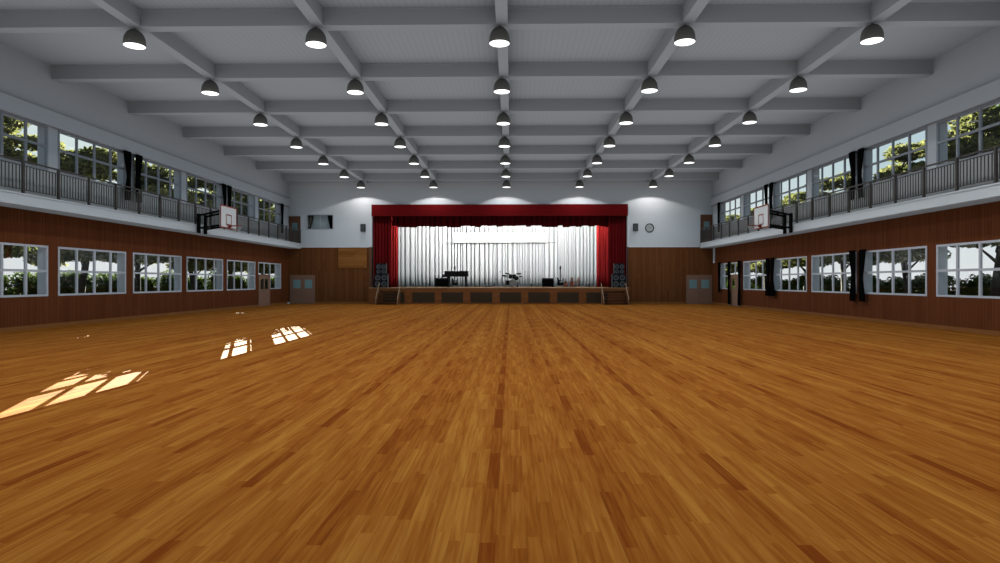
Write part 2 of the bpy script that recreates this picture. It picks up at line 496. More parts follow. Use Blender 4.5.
# ------------------------------------------------------------------ windows
wnum = [0]
def window(s, y0, z0, z1, ncol, zmid, label, skip=None):
    """frame at the inner wall face; skip = (cols, ) whose lower panes give way to a door"""
    xi = XL if s < 0 else XR
    wnum[0] += 1
    root = bpy.data.objects.new('window_%d' % wnum[0], None); link(root)
    root.location = (xi, y0, z0); root.empty_display_size = .2
    struct(root, label)
    H = z1 - z0; zm = zmid - z0; W = WW
    xa, xb = s * 0.05, -s * 0.012
    cw = W / ncol
    bm = B()
    ys = skip if skip else 0.0
    side, ye = 0.06, W
    def bar(a, b, c, d, dx=0): box(bm, xa, xb - s * dx, a, b, c, d)
    if not isinstance(ys, tuple): ys = (0, 0)
    def hbar(c, d):
        if ys[1] > ys[0] and c < zm - 0.01:
            if ys[0] > 0.05: bar(0, ys[0], c, d)
            bar(ys[1], W, c, d)
        else: bar(0, W, c, d)
    hbar(0, 0.07); bar(0, W, H - 0.07, H)
    hz0 = zm - 0.04
    bar(0, W, hz0, zm + 0.04, .006)
    for k in range(ncol + 1):
        c = min(max(k * cw, 0.04), W - 0.04)
        blocked = ys[1] > ys[0] and ys[0] - 0.05 < c < ys[1] + 0.01
        bar(c - 0.04, c + 0.04, hz0 if blocked else 0.0, H, .003)
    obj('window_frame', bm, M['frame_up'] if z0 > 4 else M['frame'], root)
    bm = B()
    if ys[1] > ys[0]:
        box(bm, s*.015, s*.025, ys[1], W, 0.03, H - .03)
        box(bm, s*.015, s*.025, 0.03, ys[1], zm, H - .03)
        if ys[0] > .3: box(bm, s*.015, s*.025, 0.03, ys[0], 0.03, zm)
    else:
        box(bm, s*.015, s*.025, 0.03, W - 0.03, 0.03, H - .03)
    obj('window_glass', bm, M['glass'], root)
    return root
for s, nm in ((-1, 'left'), (1, 'right')):
    for k, y in enumerate(BAY):
        sk = None
        if k == 0: sk = (0.0, DL[1] - y) if s < 0 else (DR[0] - y, DR[1] - y)
        window(s, y, 1.09, 2.84, 4, 1.965, 'lower %s window, %s from the far wall' % (nm, ORD[k]), sk)
        window(s, y, 5.45, 7.0, 4, 6.28, 'upper %s window behind the balcony rail, %s from the far wall' % (nm, ORD[k]))
# control room window
root = bpy.data.objects.new('window_%d' % (wnum[0] + 1), None); link(root); root.location = (CW[0], YF, CW[2])
struct(root, 'wide interior window high on the far wall')
bm = B(); w, h = CW[1] - CW[0], CW[3] - CW[2]
for a, b, c, d in ((0, w, 0, .05), (0, w, h-.05, h), (0, .05, .05, h-.05), (w-.05, w, .05, h-.05), (w/2-.02, w/2+.02, .05, h-.05)):
    box(bm, a, b, -.03, .04, c, d)
obj('window_frame', bm, M['frame'], root)
bm = B(); box(bm, .03, w-.03, .0, .01, .03, h-.03); obj('window_glass', bm, M['dull_glass'], root)
bm = B(); box(bm, .0, w, .24, .28, 0, h); obj('blind', bm, M['greypane'], root)
bm = B(); box(bm, CW[0] - .3, CW[1] + .3, YF + .3, YF + 2.3, CW[2] - .4, CW[3] + .4)
struct(obj('control_room', bm, M['paint']), 'small room behind the interior window')
for k, nm in enumerate(('left', 'right')):
    bm = B(); n = 12; z0, z1 = CW[2] + .04, CW[3] - .03
    vs = []
    for j in range(9):
        t = j / 8; z = z1 + (z0 - z1) * t
        wd = .42 * (1 - .55 * t ** 1.3)
        row = []
        for i in range(n + 1):
            u = i / n
            x = (CW[0] + .06 + u * wd) if k == 0 else (CW[1] - .06 - u * wd)
            row.append(bm.verts.new((x, YF + .12 + .025 * sin(u * 22), z)))
        vs.append(row)
    for a, b in zip(vs, vs[1:]):
        for i in range(n): bm.faces.new((a[i], a[i+1], b[i+1], b[i]))
    o = obj('curtain', bm, M['blackcloth'])
    md = o.modifiers.new('thick', 'SOLIDIFY'); md.thickness = .012
    tag(o, 'short black curtain at the %s side of the small far wall window' % nm, 'curtain', 'curtains of the small far window')

# ------------------------------------------------------------------ doors
dnum = [0]
def door(loc, rz, w, h, m, glassrects, label, gm, leaves=2, handle=True):
    """built in local x (width) / z, face towards local -y"""
    dnum[0] += 1
    root = bpy.data.objects.new('door_%d' % dnum[0], None); link(root)
    root.location = loc; root.rotation_euler = (0, 0, rz); struct(root, label)
    bm = B(); fw = 0.05
    box(bm, 0, fw, -.05, .0, 0, h); box(bm, w - fw, w, -.05, .0, 0, h); box(bm, fw, w - fw, -.05, 0, h - fw, h)
    obj('door_frame', bm, m, root)
    lw = (w - 2 * fw) / leaves
    for k in range(leaves):
        x0 = fw + k * lw + .004; x1 = fw + (k + 1) * lw - .004
        g = glassrects[k]
        bm = B()
        box(bm, x0, g[0], -.035, -.005, .01, h - fw); box(bm, g[1], x1, -.035, -.005, .01, h - fw)
        box(bm, g[0], g[1], -.035, -.005, .01, g[2]); box(bm, g[0], g[1], -.035, -.005, g[3], h - fw)
        lf = obj('door_leaf', bm, m, root)
        bm = B(); box(bm, g[0], g[1], -.026, -.012, g[2], g[3]); obj('door_glass', bm, gm, lf)
        if handle:
            hx = x1 - .06 if k == 0 and leaves == 2 else x0 + .06
            bm = B(); tube(bm, (hx, -.035, .98), (hx, -.08, .98), .012); tube(bm, (hx, -.08, .98), (hx + (-.1 if k == 0 and leaves == 2 else .1), -.08, .98), .01)
            obj('door_handle', bm, M['grey'], lf)
    return root
door((-16.00, YF, 0), 0, 1.82, 2.07, M['tan'], [(.22, .78, 1.11, 1.73), (1.08, 1.62, 1.11, 1.73)], 'tan double door at the left end of the far wall', M['teal'])
door((12.55, YF, 0), 0, 1.84, 2.07, M['tan'], [(.20, .76, 1.11, 1.73), (1.06, 1.62, 1.11, 1.73)], 'tan double door at the right end of the far wall', M['teal'])
door((XL, DL[0], 0), radians(90), DL[1] - DL[0], 2.06, M['tan'], [(.30, .86, 1.10, 1.77), (1.02, 1.55, 1.10, 1.77)], 'tan door under the last left window', M['glass'])
door((XR, DR[1], 0), radians(-90), DR[1] - DR[0], 2.06, M['tan'], [(.60, 1.10, 1.12, 1.80)], 'tan door between black curtains in the right wall', M['glass'], leaves=1)
door((-16.07, YF, SLAB1), 0, .83, 1.97, M['door_brown'], [(.21, .63, .95, 1.50)], 'brown balcony door at the left end of the far wall', M['teal'], leaves=1)
door((13.56, YF, SLAB1), 0, .84, 2.03, M['door_brown'], [(.22, .64, .95, 1.55)], 'brown balcony door at the right end of the far wall', M['teal'], leaves=1)

# ------------------------------------------------------------------ balcony railings
def railing(s, nm):
    xb = (BL - 0.05) if s < 0 else (BR + 0.05)
    r = thing('balcony_railing', 'bronze grey metal railing along the %s balcony edge' % nm, 'railing', (xb, 20, SLAB1))
    P = 1.525; ys = [17.75 + P * k for k in range(-12, 19)]; ys[-1] = YF - 0.03
    bm = B(); box(bm, -.028, .028, ys[0] - 20, ys[-1] - 20, .99, 1.035); obj('top_rail', bm, M['rail'], r)
    bm = B(); box(bm, -.018, .018, ys[0] - 20, ys[-1] - 20, .86, .885); obj('middle_rail', bm, M['rail'], r)
    bm = B(); box(bm, -.018, .018, ys[0] - 20, ys[-1] - 20, .11, .135); obj('bottom_rail', bm, M['rail'], r)
    bm = B(); box(bm, -.035, .035, -.035, .035, 0, 1.0); box(bm, -.05, .05, -.05, .05, 0, .015)
    p0 = obj('post', bm, M['rail'], r); p0.location = (0, ys[0] - 20, 0)
    for y in ys[1:]:
        c = p0.copy(); link(c); c.parent = r; c.location = (0, y - 20, 0)
    bm = B(); box(bm, -.011, .011, -.011, .011, .12, .87)
    b0 = obj('baluster', bm, M['rail'], r); first = True
    rest = B(); cnt = 0
    for k in range(len(ys) - 1):
        for j in range(1, 11):
            y = ys[k] + (ys[k+1] - ys[k]) * j / 11 - 20
            if ys[k] >= 17.5 and cnt < 100:
                c = b0 if cnt == 0 else b0.copy()
                if cnt: link(c); c.parent = r
                c.location = (0, y, 0); cnt += 1
            else:
                box(rest, -.011, .011, y - .011, y + .011, .12, .87)
    o = obj('balusters', rest, M['rail'], r); o['kind'] = 'stuff'
railing(-1, 'left'); railing(1, 'right')

# ------------------------------------------------------------------ lamps
def make_lamp():
    t = thing('dome_lamp', 'x', 'lamp', group='dome lamps under the ceiling beams')
    R = .292; Ht = .465
    prof = [(0, Ht)]
    for i in range(1, 15):
        a = i / 14 * pi / 2
        prof.append((R * .97 * sin(a), Ht * .76 * cos(a) + Ht * .24))
    prof += [(R, 0), (R - .012, 0), (R * .94, .05)]
    for i in range(13, 0, -1):
        a = i / 14 * pi / 2
        prof.append((R * .94 * sin(a), Ht * .73 * cos(a) + Ht * .24))
    prof.append((0, Ht * .97))
    bm = B(); lathe(bm, prof, 36); obj('lamp_shade', bm, M['lamp'], t, smooth=True)
    bm = B(); lathe(bm, [(0, .012), (R * .9, .018), (R - .014, .016), (R - .014, .006), (R * .8, .0), (0, -.004)], 36)
    obj('diffuser', bm, M['bulb'], t, smooth=True)
    bm = B(); tube(bm, (0, 0, Ht - .02), (0, 0, Ht + .05), .018)
    obj('mounting_stem', bm, M['lamp'], t)
    l = bpy.data.lights.new('lamp_light', 'SPOT'); l.energy = LAMP_W; l.color = (1.0, .985, .96)
    l.spot_size = radians(143); l.spot_blend = .12; l.shadow_soft_size = .12
    lo = bpy.data.objects.new('lamp_light', l); link(lo); lo.parent = t; lo.location = (0, 0, -.03)
    return t
lamp0 = make_lamp()
ROWN = ['farthest row', 'second farthest row', 'third farthest row', 'middle row in view', 'third nearest row', 'second nearest row', 'nearest row in view',
        'row just over the camera', 'row right behind the camera', 'rearmost row']
COLN = ['dark grey dome lamp, leftmost', 'dark grey dome lamp, second from left', 'dark grey dome lamp, centre one', 'dark grey dome lamp, second from right', 'dark grey dome lamp, rightmost']
used = False
rear_data = bpy.data.lights['lamp_light'].copy(); rear_data.energy = LAMP_W * 1.9
for r in range(len(ROWS)):
    for c, x in enumerate(COLS):
        lab = '%s of the %s' % (COLN[c], ROWN[r])
        z = 8.69 - .50
        y = ROWS[r] - .08
        if not used: lamp0.location = (x, y, z); lamp0['label'] = lab; used = True
        else:
            c_ = dup(lamp0, (x, y, z), label=lab)
            if r >= 7:      # rows out of view, extra power added to brighten the near floor
                for ch in c_.children:
                    if ch.type == 'LIGHT': ch.data = rear_data

# ------------------------------------------------------------------ pleated cloth helper
def pleats(x0, x1, y, z0, z1, depth, pitch, rnd, mat, name, sharp=1.0, hem=0.0, nz=6, seed=1, gap=0.0):
    """hanging cloth with irregular rounded folds between x0 and x1, hem = uneven lower edge"""
    R = random.Random(seed)
    xs = []; x = x0
    while x < x1 - pitch * .3:
        w = pitch * (1 + rnd * (R.random() * 2 - 1)); xs.append((x, min(x + w, x1))); x += w
    verts = []; faces = []
    cols = []
    for k, (a, b) in enumerate(xs):
        d = depth * (.55 + .9 * R.random()); ns = 10; hz = hem * R.random()
        for i in range(ns + (1 if k == len(xs) - 1 else 0)):
            u = i / ns
            # rounded front, narrow deep valley
            f = min(1.0, abs(sin(pi * u)) * (1.25 if sharp == 1.0 else 1.7)) ** (0.5 if sharp == 1.0 else .8)
            cols.append((a + (b - a) * u, y + d * (1 - f), hz, d))
    for j in range(nz + 1):
        t = j / nz
        for (cx, cy, hz, d) in cols:
            z = z1 + (z0 + hz - z1) * t
            verts.append((cx, cy + (1 - t) * 0 , z))
    n = len(cols)
    for j in range(nz):
        for i in range(n - 1):
            faces.append((j*n+i, j*n+i+1, (j+1)*n+i+1, (j+1)*n+i))
    o = raw(name, verts, faces, mat, smooth=True)
    md = o.modifiers.new('thick', 'SOLIDIFY'); md.thickness = .015; md.offset = 1
    return o

# ------------------------------------------------------------------ stage
st = thing('stage', 'raised brown wooden stage with dark vent panels along its front', 'stage', (0, 44.3, 0))
bm = B()
box(bm, -10.12, 8.36, 0.06, .70, 0, STG - .05)
box(bm, -10.12, 8.36, 0.0, .06, 0.0, .10)
box(bm, -10.12, 8.36, 0.0, .06, STG - .34, STG - .05)
VP = [(-9.12, -7.57), (-7.02, -5.42), (-4.95, -3.40), (-2.88, -1.33), (-.80, .72), (1.22, 2.76), (3.27, 4.81), (5.32, 6.86)]
e = [-10.12] + [v for p in VP for v in p] + [8.36]
for a, b in zip(e[0::2], e[1::2]): box(bm, a, b, 0, .06, .10, STG - .34)
obj('front_boards', bm, M['stage_wood'], st)
for a, b in VP:
    bm = B(); z = .115
    while z < STG - .36:
        box(bm, a + .01, b - .01, .012, .04, z, z + .05); z += .075
    box(bm, a + .002, b - .002, .04, .055, .102, STG - .342)
    obj('vent_panel', bm, M['vent'], st)
bm = B(); box(bm, SX0 + .01, SX1 - .01, .7, 8.6, STG - .05, STG); box(bm, -10.12, 8.36, -.03, .7, STG - .05, STG)
box(bm, SX0 + .01, SX1 - .01, .7, .9, 0, STG - .05)
obj('stage_deck', bm, M['stage_deck'], st)

def stairs(x0, x1, label):
    t = thing('stage_steps', label, 'steps', ((x0 + x1) / 2, 44.27, 0))
    w = (x1 - x0) / 2
    n = 5; dep = .26; rise = STG / (n + 1)
    for sx in (-1, 1):
        bm = B()
        prism(bm, [(sx * (w - .04), 0, .0), (sx * (w - .04), -n * dep, 0), (sx * (w - .04), -n * dep, .12), (sx * (w - .04), -.02, STG - .12), (sx * (w - .04), 0, STG - .12)], (-sx * .035, 0, 0))
        obj('stringer', bm, M['stage_wood'], t)
    for k in range(n):
        bm = B(); box(bm, -w + .03, w - .03, -(n - k) * dep - .02, -(n - k - 1) * dep - .02, (k + 1) * rise - .035, (k + 1) * rise)
        obj('tread', bm, M['trim_wood'], t)
    for sx in (-w, w):
        bm = B(); path_tube(bm, [(sx, .05, STG + .28), (sx, -.15, STG + .24), (sx, -1.12, .50), (sx, -1.32, .36)], .035)
        h = obj('handrail', bm, M['handrail'], t)
        for yy, zz in ((-1.24, .42), (-.28, STG + .13)):
            bm = B(); tube(bm, (sx, yy, 0), (sx, yy, zz), .024); obj('rail_post', bm, M['handrail'], h)
stairs(-9.36, -7.85, 'wooden steps with slanting handrails at the left end of the stage')
stairs(6.36, 8.08, 'wooden steps with slanting handrails at the right end of the stage')

# red curtains
bm = B()
box(bm, SX0 + .0, SX1, YF - .16, YF - .005, 6.33, 7.14)
box(bm, SX0, SX1, YF - .18, YF - .14, 6.30, 6.36)
tag(obj('pelmet', bm, M['red']), 'flat dark red pelmet box across the top of the stage opening', 'pelmet')
for k, (a, b) in enumerate(((SX0 + .02, -8.72), (7.04, SX1 - .02))):
    o = pleats(a, b, YF + .12, STG, 6.40, .20, .21, .25, M['red'], 'stage_curtain', seed=11 + k)
    tag(o, 'dark red outer drape at the %s side of the stage' % ('left', 'right')[k], 'curtain', 'dark red outer stage drapes')
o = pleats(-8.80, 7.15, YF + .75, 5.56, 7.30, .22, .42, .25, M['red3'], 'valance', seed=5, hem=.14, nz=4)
tag(o, 'red pleated valance hanging behind the pelmet, shade darkened into its colour', 'valance')
for k, (a, b) in enumerate(((-9.95, -8.68), (6.52, 8.15))):
    o = pleats(a, b, 47.6, STG, 7.4, .22, .23, .2, M['red2'], 'stage_curtain', seed=21 + k)
    tag(o, 'bright red gathered inner curtain at the %s of the white backdrop' % ('left', 'right')[k], 'curtain', 'bright red inner stage curtains')
o = pleats(-10.2, 7.9, 50.4, STG, 7.6, .55, .29, .6, M['white_cloth'], 'backdrop_curtain', sharp=.55, seed=33)
tag(o, 'tall white pleated backdrop curtain across the rear of the stage', 'curtain')

t = thing('projection_screen', 'wide white roll-down screen hanging before the white backdrop', 'screen', (-.85, 50.25, 4.72))
bm = B(); box(bm, -3.78, 3.78, -.01, .01, .02, .82); obj('screen_fabric', bm, M['screen'], t)
bm = B(); box(bm, -4.50, 4.46, -.03, .03, -.02, .02); obj('bottom_bar', bm, M['grey'], t)
for sx in (-4.2, 4.2):
    bm = B(); tube(bm, (sx, 0, 0), (sx, 0, 3.0), .008, seg=6); obj('cord', bm, M['white_cloth'], t)

# stage lights hidden behind the valance: real border lights
for k, x in enumerate((-5.6, -.8, 4.0)):
    t = thing('border_light', '%s long stage batten light hidden behind the valance' % ('left', 'middle', 'right')[k], 'stage light', (x, 46.33, 6.75), group='batten lights over the stage')
    bm = B(); box(bm, -2.1, 2.1, -.12, .12, 0, .16, bevel=.02); obj('housing', bm, M['black'], t)
    l = bpy.data.lights.new('batten', 'AREA'); l.shape = 'RECTANGLE'; l.size = 4.1; l.size_y = .2; l.energy = STAGE_W / 3; l.color = (1, .99, .96)
    lo = bpy.data.objects.new('batten', l); link(lo); lo.parent = t; lo.location = (0, .05, -.02)
    lo.rotation_euler = (radians(78), 0, 0)

# ------------------------------------------------------------------ loudspeakers
def cabinet(name, label, cx, y, z, w, h, d, cones, group):
    t = thing(name, label, 'loudspeaker', (cx, y, z), group=group)
    bm = B(); box(bm, -w/2, w/2, 0, d, 0, h, 0, {'-x': 1, '+x': 1}, bevel=.012); obj('cabinet', bm, [M['cab'], M['cabside']], t)
    for (x, zz, r) in cones:
        bm = B()
        prof = [(r * 1.04, 0), (r * 1.04, .014), (r * .96, .018), (r * .6, .0), (r * .3, -.008), (r * .2, .004), (0, .008)]
        lathe(bm, prof, 24)
        bmesh.ops.rotate(bm, verts=bm.verts, cent=(0, 0, 0), matrix=Matrix.Rotation(radians(90), 3, 'X'))
        o = obj('speaker_cone', bm, M['cone'], t, smooth=True); o.location = (x, -.001, zz)
    return t
for k, (cl, cu, nm) in enumerate(((-9.28, -9.28, 'left'), (7.66, 7.68, 'right'))):
    y = 44.42
    cabinet('bass_speaker', 'large black four cone floor speaker, lower one of the %s stack' % nm, cl, y, STG, .94, .96, .48,
            [(-.23, .70, .185), (.23, .70, .185), (-.23, .25, .185), (.23, .25, .185)], 'speaker stacks beside the stage')
    cabinet('top_speaker', 'smaller black four cone speaker on top of the %s stack' % nm, cu, y + .03, STG + .965, .70, .76, .42,
            [(-.18, .52, .15), (.18, .52, .15), (-.18, .17, .13), (.18, .17, .13)], 'speaker stacks beside the stage')
for x, nm in ((-10.66, 'left'), (8.91, 'right')):
    t = thing('wall_speaker', 'small black wall speaker on the white wall %s of the stage' % nm, 'loudspeaker', (x, YF, 5.20), group='small wall speakers')
    bm = B(); box(bm, -.165, .165, -.26, -.06, 0, .54, bevel=.02); obj('cabinet', bm, M['cab'], t)
    bm = B(); box(bm, -.14, -.01, -.275, -.262, .03, .51); box(bm, .01, .14, -.275, -.262, .03, .51); obj('grille', bm, M['cone'], t)
    bm = B(); box(bm, -.04, .04, -.07, 0, .18, .36); obj('wall_bracket', bm, M['black'], t)
# clock
t = thing('wall_clock', 'round wall clock with dark rim on the white wall right of the stage', 'clock', (9.93, YF, 5.44))
def ring_x(bm, prof, seg=40):
    lathe(bm, prof, seg)
    bmesh.ops.rotate(bm, verts=bm.verts, cent=(0, 0, 0), matrix=Matrix.Rotation(radians(90), 3, 'X'))
bm = B(); ring_x(bm, [(.31, 0), (.32, .05), (.30, .07), (.265, .06), (.26, .03)]); obj('rim', bm, M['cab'], t, smooth=True)
bm = B(); ring_x(bm, [(.27, .0), (.27, .035), (0, .036)]); obj('dial', bm, M['clockface'], t)
bm = B()
for i in range(12):
    a = i * pi / 6
    m4 = Matrix.Rotation(a, 4, 'Y')
    box(bm, -.006, .006, -.042, -.037, .20, .24, rot=m4)
obj('hour_marks', bm, M['cab'], t)
bm = B(); box(bm, -.009, .009, -.046, -.042, -.03, .14, rot=Matrix.Rotation(radians(-52), 4, 'Y')); obj('hour_hand', bm, M['cab'], t)
bm = B(); box(bm, -.007, .007, -.050, -.046, -.03, .19, rot=Matrix.Rotation(radians(58), 4, 'Y')); obj('minute_hand', bm, M['cab'], t)
# pipe
bm = B(); box(bm, 14.32, 14.43, 44.45, 44.58, 2.92, 3.98)
tag(obj('down_pipe', bm, M['sill_white']), 'short white square duct under the right balcony near the far corner', 'duct')
bm = B(); box(bm, -16.05, -15.93, 44.55, 44.72, 0, .11, bevel=.02)
tag(obj('door_stop', bm, M['sill_white']), 'small white block on the floor beside the left double door', 'door stop')

# ------------------------------------------------------------------ instruments
# grand piano, keyboard to the left, tail to the right
t = thing('grand_piano', 'black grand piano with closed lid seen from its side', 'piano', (-5.00, 47.6, STG))
def outline():
    p = [(0, -.75), (.35, -.75), (1.05, -.74), (1.6, -.66), (1.83, -.5), (1.86, -.25)]
    p += [(1.82, 0), (1.68, .18), (1.35, .33), (1.0, .42), (.65, .58), (.4, .72), (.3, .75), (0, .75)]
    return p
bm = B(); prism(bm, [(x * .96, y, .80) for x, y in outline()], (0, 0, .38)); obj('case', bm, M['piano'], t)
bm = B(); prism(bm, [(x * .97, y * 1.02, 1.182) for x, y in outline()], (0, 0, .035)); obj('lid', bm, M['piano'], t)
bm = B(); box(bm, -.20, .05, -.74, .74, .76, .88, bevel=.01); box(bm, -.20, .05, -.745, -.66, .88, .98); box(bm, -.20, .05, .66, .745, .88, .98)
kb = obj('key_bed', bm, M['piano'], t)
bm = B(); box(bm, -.17, .0, -.65, .65, .882, .905); obj('keys', bm, M['ivory'], kb)
for x, y in ((.25, -.6), (.25, .6), (1.62, -.35)):
    bm = B(); path_tube(bm, [(x * .96, y, .81), (x * .96, y, .70), (x * .96, y, .30), (x * .96, y, .085)], [.085, .07, .05, .045]); x *= .96; tube(bm, (x, y - .02, .045), (x, y + .02, .045), .045, seg=14)
    tube(bm, (x, y, .04), (x, y, .12), .03)
    obj('leg', bm, M['piano'], t)
bm = B(); tube(bm, (.35, -.06, .2), (.35, -.06, .82), .018); tube(bm, (.35, .06, .2), (.35, .06, .82), .018); box(bm, .28, .42, -.14, .14, .13, .21, bevel=.01)
ly = obj('pedal_lyre', bm, M['piano'], t)
bm = B()
for yy in (-.08, 0, .08): box(bm, .16, .30, yy - .015, yy + .015, .15, .17)
obj('pedals', bm, M['chrome'], ly)

def amp(name, label, x0, x1, h, y):
    w = x1 - x0
    t = thing(name, label, 'amplifier', ((x0 + x1) / 2, y, STG), group='black amplifier boxes on the stage')
    bm = B(); prism(bm, [(-w/2, -.22, .03), (-w/2, .24, .03), (-w/2, .20, h), (-w/2, -.16, h)], (w, 0, 0)); obj('cabinet', bm, M['cab'], t)
    bm = B(); prism(bm, [(-w/2 + .04, -.226, .08), (-w/2 + .04, -.214, .08), (-w/2 + .04, -.17, h - .12), (-w/2 + .04, -.185, h - .12)], (w - .08, 0, 0)); obj('grille', bm, M['blackcloth'], t)
    bm = B()
    for sx in (-1, 1):
        for sy in (-.16, .18): tube(bm, (sx * (w/2 - .07), sy, 0), (sx * (w/2 - .07), sy, .04), .03)
    obj('feet', bm, M['black'], t)
    for sx in (-1, 1):
        bm = B(); box(bm, sx * w/2, sx * (w/2 + .03), -.08, .08, h * .55, h * .7, bevel=.008); obj('side_handle', bm, M['black'], t)
amp('guitar_amplifier', 'wide black amplifier box standing left of the grand piano', -5.56, -4.60, .69, 46.3)
amp('guitar_amplifier', 'wide black amplifier box right of the drum kit', 2.30, 3.12, .68, 46.3)

# electric guitar
def guitar(x, label, s=1.0, rz=0):
    t = thing('electric_guitar', label, 'guitar', (x, 46.5, STG), rz, group='electric guitars on stage stands')
    t.scale = (1.08, 1, 1.02)
    pts = []
    # body outline (x,z), horns up
    raw_pts = [(0, .14), (.12, .13), (.20, .17), (.235, .25), (.22, .33), (.17, .39), (.17, .46), (.21, .55), (.22, .63), (.185, .66), (.14, .58), (.09, .52), (.04, .50),
               (-.04, .50), (-.08, .54), (-.12, .63), (-.17, .73), (-.215, .73), (-.225, .62), (-.19, .50), (-.175, .42), (-.21, .34), (-.235, .25), (-.20, .17), (-.12, .13)]
    bm = B(); prism(bm, [(a, -.03, b) for a, b in raw_pts], (0, .06, 0)); obj('body', bm, M['piano'], t)
    bm = B(); prism(bm, [(a, -.042, b) for a, b in [(-.05, .36), (.07, .34), (.15, .38), (.12, .45), (.15, .52), (.19, .60), (.15, .59), (.09, .51), (.03, .49), (-.03, .48)]], (0, .01, 0))
    obj('pickguard', bm, M['pick'], t)
    bm = B(); box(bm, -.034, .034, -.05, -.02, .44, 1.30); obj('neck', bm, M['cab'], t)
    bm = B(); prism(bm, [(a, -.045, b) for a, b in [(-.034, 1.29), (.034, 1.29), (.055, 1.34), (.06, 1.50), (.02, 1.60), (-.03, 1.52), (-.055, 1.40)]], (0, .02, 0))
    hd = obj('headstock', bm, M['piano'], t)
    bm = B()
    for k in range(6): tube(bm, (-.03, -.035, 1.29 + k * .028), (-.075, -.035, 1.295 + k * .028), .007, seg=6)
    obj('tuning_pegs', bm, M['chrome'], hd)
    t2 = thing('guitar_stand', 'thin light tripod stand under the ' + ('guitar in front of the piano' if x < 0 else 'guitar beside the violins'), 'guitar stand', (x, 46.5, STG), rz, group='guitar stands')
    bm = B(); path_tube(bm, [(-.12, -.05, .115), (-.12, .03, .11), (0, .10, .11), (.12, .03, .11), (.12, -.05, .115)], .010, seg=6); obj('cradle', bm, M['chrome'], t2)
    bm = B(); tube(bm, (0, .10, .10), (0, .08, .62), .011, seg=6); obj('upright', bm, M['chrome'], t2)
    for a in (-150, -30, 90):
        bm = B(); tube(bm, (0, .10, .12), (.22 * cos(radians(a)), .10 + .22 * sin(radians(a)), .008), .009, seg=6); obj('leg', bm, M['chrome'], t2)
guitar(-4.19, 'black electric guitar standing in front of the grand piano')
guitar(3.66, 'black electric guitar standing between the amplifier and the violins')

def violin(x, y, z, label, s=1.0, tilt=0):
    t = thing('violin', label, 'violin', (x, y, z), group='reddish violins beside the chairs')
    t.scale = (s, s, s)
    o_ = [(0, .06), (.08, .07), (.118, .12), (.115, .18), (.075, .225), (.066, .26), (.085, .295), (.093, .34), (.07, .39), (0, .41)]
    pts = o_ + [(-a, b) for a, b in reversed(o_[1:-1])]
    bm = B(); prism(bm, [(a, -.022, b + .02) for a, b in pts], (0, .044, 0)); obj('body', bm, M['violin'], t)
    bm = B(); tube(bm, (0, 0, 0), (0, 0, .10), .012, seg=8); obj('end_pin', bm, M['cab'], t)
    bm = B(); box(bm, -.017, .017, -.035, -.008, .28, .57); obj('fingerboard', bm, M['cab'], t)
    bm = B(); path_tube(bm, [(0, -.01, .54), (0, -.012, .60), (0, -.03, .64), (0, -.012, .655)], .018, seg=8); obj('scroll', bm, M['violin'], t)
    return t
violin(4.05, 46.5, STG, 'small reddish violin propped upright next to the electric guitar', 1.05)

def bent_chair(x, label, ):
    t = thing('bentwood_chair', label, 'chair', (x, 46.7, STG), radians(14), group='bentwood chairs on the stage')
    bm = B(); lathe(bm, [(0, .372), (.18, .372), (.20, .385), (.20, .40), (.18, .41), (0, .408)], 24); obj('seat', bm, M['chairwood'], t, smooth=True)
    bm = B()
    pts = []
    for i in range(17):
        a = pi * i / 16
        pts.append((.19 + .06 * sin(a), -.165 * cos(a), .43 + .30 * sin(a) ** .6))
    path_tube(bm, [(.17, -.15, .025)] + [(.16, -.155, .39)] + pts + [(.16, .155, .39), (.17, .15, .025)], .024, seg=8)
    obj('back_frame', bm, M['chairwood'], t, smooth=True)
    bm = B(); path_tube(bm, [(.18, -.09, .40), (.23, -.08, .58), (.24, 0, .66), (.23, .08, .58), (.18, .09, .40)], .016, seg=6); obj('back_hoop', bm, M['chairwood'], t, smooth=True)
    for y in (-.13, .13):
        bm = B(); path_tube(bm, [(-.13, y, .39), (-.15, y * 1.1, .2), (-.175, y * 1.2, .0)], [.026, .022, .018], seg=8); obj('leg', bm, M['chairwood'], t, smooth=True)
bent_chair(4.33, 'reddish bentwood chair with a violin leaning before its back')
bent_chair(4.82, 'empty reddish bentwood chair, right one of the two on the stage')
violin(4.52, 46.40, STG, 'small reddish violin leaning against the left bentwood chair', 1.08)

# drum kit
t = thing('drum_kit', 'black drum kit with grey bass drum head in the middle of the stage', 'drum kit', (.13, 46.5, STG))
def drum(name, c, r, L, axis, mshell=M['piano'], mh=M['drumhead']):
    bm = B(); a = Vector(axis).normalized() * L / 2
    tube(bm, Vector(c) - a, Vector(c) + a, r, seg=28)
    o = obj(name, bm, mshell, t, smooth=False)
    bm = B(); tube(bm, Vector(c) - a * 1.03, Vector(c) - a * .97, r * 1.04, seg=28); obj('hoop', bm, M['cab'], o)
    bm = B(); tube(bm, Vector(c) + a * .97, Vector(c) + a * 1.03, r * 1.04, seg=28); obj('hoop', bm, M['cab'], o)
    return o
bd = drum('bass_drum', (0, 0, .33), .265, .36, (0, 1, 0))
bm = B(); tube(bm, (0, -.20, .33), (0, -.19, .33), .262, seg=28); obj('drum_head', bm, M['drumhead'], bd)
drum('rack_tom', (-.17, .02, .80), .14, .20, (.15, -.75, .75)); drum('rack_tom', (.12, .02, .80), .14, .20, (-.05, -.75, .75))
drum('floor_tom', (-.36, .25, .33), .17, .34, (0, 0, 1)); drum('snare_drum', (.27, -.02, .67), .16, .14, (-.1, -.6, .8))
